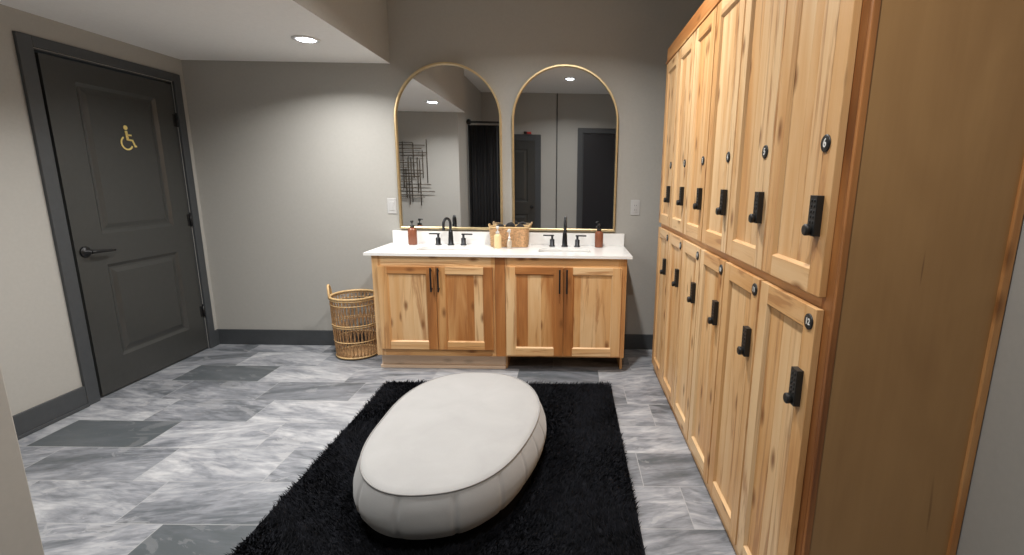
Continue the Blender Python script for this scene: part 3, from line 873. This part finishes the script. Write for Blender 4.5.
rng = random.Random(5)
P = lambda u, d, z: (FXK - d - 0.001, u, z)
for row in (0, 1):
    z0, z1 = ((1.098, 2.132), (0.060, 1.066))[row]
    for k in range(6):                       # k = 0 is the door nearest the camera
        y0 = KN + k * KW + (0.0 if k == 0 else 0.0065); y1 = KN + (k + 1) * KW - 0.0065
        b = rng.uniform(-0.04, 0.08)
        tones = [0.12 + rng.uniform(-0.10, 0.26) for _ in range(4)]
        f1, f2 = rng.uniform(0.25, 0.42), rng.uniform(0.58, 0.78)
        bt = [0.08 + b + rng.uniform(-0.06, 0.24) for _ in range(3)]
        m = MB(); shaker(m, P, y0, y1, z0, z1, 0.019, tones, [(f1, bt[0]), (f2, bt[1]), (1.0, bt[2])], rw=0.062, rt=0.062, rb=0.062)
        d = obj('door', m, M['wood'], lk_, 0.0015)
        base = world_loc(lk_)
        lo = LOCK.copy(); COL.objects.link(lo); lo.parent = d
        ly = y0 + 0.046; lz = (1.300, 0.838)[row]
        lo.location = Vector((KX, ly, lz)) - base
        n = (6 - k) if row == 0 else (12 - k)
        pl = obj('number_plate', plate_mesh(n), [M['black_plastic'], M['digit']], d, local=True)
        tag(pl, 'round black plate with a white %d' % n)
        pl.location = Vector((KX, y0 + (0.050, 0.032)[row], (1.478, 1.026)[row])) - base
bpy.data.objects.remove(LOCK)

# ------------------------------------------------------------------ shag rug
PX, PY = -0.500, 2.129
PZ0, PZ1 = 0.013, 0.255
def orad(a, A=0.368, B=0.567, n=2.35):
    c = 0.993 - 0.027 * math.cos(a) + 0.010 * math.sin(a) + 0.028 * math.sin(2 * a) + 0.020 * math.cos(3 * a) + 0.012 * math.sin(3 * a)
    return c * (abs(math.cos(a) / A) ** n + abs(math.sin(a) / B) ** n) ** (-1 / n)
NA = 360
RX0, RX1, RY0, RY1 = -1.230, 0.318, 0.93, 3.10
rg = thing('shag_rug', ((RX0 + RX1) / 2, (RY0 + RY1) / 2, 0), 'black shaggy rectangular rug on the grey tile under the pouf', 'rug')
m = MB()
L = rrect((RX0 + RX1) / 2, (RY0 + RY1) / 2, (RX1 - RX0) / 2 - 0.012, (RY1 - RY0) / 2 - 0.012, 0.03, 0.001)
R = m.rail_strip([L, [(x, y, 0.012) for x, y, z in L]]); m.face(R[0]); m.face(R[1])
obj('backing', m, M['pile'], rg)
import numpy as np
rs = np.random.RandomState(4)
NS = 90000
px = rs.uniform(RX0 + 0.014, RX1 - 0.014, NS); py = rs.uniform(RY0 + 0.014, RY1 - 0.014, NS)
tab = np.array([orad(2 * PI * k / 360) for k in range(360)])
keep = np.hypot(px - PX, py - PY) > tab[(np.degrees(np.arctan2(py - PY, px - PX)) % 360).astype(int) % 360] - 0.004
px, py = px[keep], py[keep]; NS = len(px)            # no pile where the pouf presses it flat
# pile leans in slow swirls
sw = 2.2 * np.sin(px * 5.1 + 1.3 * np.sin(py * 3.7)) + 2.0 * np.cos(py * 4.3 + px * 2.1) + rs.normal(0, 0.7, NS)
ln = rs.uniform(0.012, 0.026, NS); ht = rs.uniform(0.022, 0.038, NS); wd = rs.uniform(0.0012, 0.0024, NS)
dx, dy = np.cos(sw) * ln, np.sin(sw) * ln
ta = rs.uniform(0, 2 * np.pi, NS); wx, wy = np.cos(ta) * wd, np.sin(ta) * wd
V = np.zeros((NS, 5, 3), np.float32)
V[:, 0] = np.stack([px - wx, py - wy, np.full(NS, 0.008)], 1); V[:, 1] = np.stack([px + wx, py + wy, np.full(NS, 0.008)], 1)
V[:, 2] = np.stack([px + dx * 0.4 + wx, py + dy * 0.4 + wy, ht * 0.75], 1); V[:, 3] = np.stack([px + dx * 0.4 - wx, py + dy * 0.4 - wy, ht * 0.75], 1)
V[:, 4] = np.stack([px + dx, py + dy, ht], 1)
b5 = (np.arange(NS) * 5)[:, None]
loops = np.concatenate([b5 + np.array([0, 1, 2, 3]), b5 + np.array([3, 2, 4])], 1).ravel()
st = np.stack([np.arange(NS) * 7, np.arange(NS) * 7 + 4], 1).ravel()
me = bpy.data.meshes.new('pile')
me.vertices.add(NS * 5); me.loops.add(NS * 7); me.polygons.add(NS * 2)
off = np.array(world_loc(rg), np.float32)
me.vertices.foreach_set('co', (V.reshape(-1, 3) - off).ravel()); me.loops.foreach_set('vertex_index', loops.astype(np.int32))
me.polygons.foreach_set('loop_start', st.astype(np.int32))
me.update(calc_edges=True); me.materials.append(M['pile'])
po = bpy.data.objects.new('pile', me); COL.objects.link(po); po.parent = rg; po['kind'] = 'stuff'

# ------------------------------------------------------------------ pouf
ot = thing('oval_pouf', (PX, PY, PZ0), 'long oval pale grey velvet pouf standing on the black rug', 'pouf')
def oloop(z, s, chan=0.0):
    L = []
    for k in range(NA):
        a = 2 * PI * k / NA
        r = orad(a) + s - (chan if k % 20 == 0 else (chan * 0.25 if k % 20 in (1, 19) else 0))
        L.append((PX + r * math.cos(a), PY + r * math.sin(a), z))
    return L
m = MB()
prof = [(0.013, -0.200), (0.013, -0.110), (0.026, -0.064), (0.050, -0.020), (0.080, 0.014), (0.110, 0.032), (0.140, 0.038), (0.172, 0.036), (0.205, 0.025), (0.232, 0.012), (0.250, 0.001)]
loops = [oloop(z, s, 0.0 if z < 0.02 or z > 0.245 else 0.0065) for z, s in prof]
R = m.rail_strip(loops, smooth=True); m.face(R[0])
obj('side_panels', m, M['fabric'], ot)
m = MB()
loops = []
for f, z in ((1.0, 0.2505), (0.985, 0.256), (0.95, 0.260), (0.85, 0.265), (0.7, 0.269), (0.5, 0.272), (0.3, 0.274), (0.1, 0.275)):
    loops.append([(PX + orad(2 * PI * k / NA) * f * math.cos(2 * PI * k / NA), PY + orad(2 * PI * k / NA) * f * math.sin(2 * PI * k / NA), z) for k in range(NA)])
R = m.rail_strip(loops, smooth=True); m.face(R[-1], smooth=True)
obj('top_panel', m, M['fabric'], ot)
m = MB(); m.tube(oloop(0.252, 0.002), 0.0032, 8, closed=True)
tag(obj('piping', m, M['piping'], ot), 'darker grey corded seam')

# ------------------------------------------------------------------ camera
ya, pi_, ro = math.radians(-0.498), math.radians(11.442), math.radians(0.897)
F = Vector((-math.sin(ya) * math.cos(pi_), math.cos(ya) * math.cos(pi_), -math.sin(pi_)))
Rv = Vector((math.cos(ya), math.sin(ya), 0)); U = Rv.cross(F)
R2 = Rv * math.cos(ro) + U * math.sin(ro); U2 = -Rv * math.sin(ro) + U * math.cos(ro)
cam = bpy.data.cameras.new('camera'); co = bpy.data.objects.new('camera', cam); COL.objects.link(co)
mt = Matrix.Identity(4)
for i in range(3): mt[i][0] = R2[i]; mt[i][1] = U2[i]; mt[i][2] = -F[i]
mt[0][3], mt[1][3], mt[2][3] = 0, 0, 1.38
co.matrix_world = mt
cam.sensor_fit = 'HORIZONTAL'; cam.sensor_width = 36; cam.lens = 482.679 / 1024 * 36
cam.shift_x = -(571.682 - 512) / 1024; cam.clip_start = 0.02
S.camera = co

w = bpy.data.worlds.new('world'); S.world = w; w.use_nodes = True
w.node_tree.nodes['Background'].inputs['Color'].default_value = (0.6, 0.65, 0.7, 1)
w.node_tree.nodes['Background'].inputs['Strength'].default_value = 0.05
S.view_settings.view_transform = 'Standard'; S.view_settings.look = 'None'
S.view_settings.exposure = 0.0; S.view_settings.gamma = 1.0
S.view_settings.use_curve_mapping = False
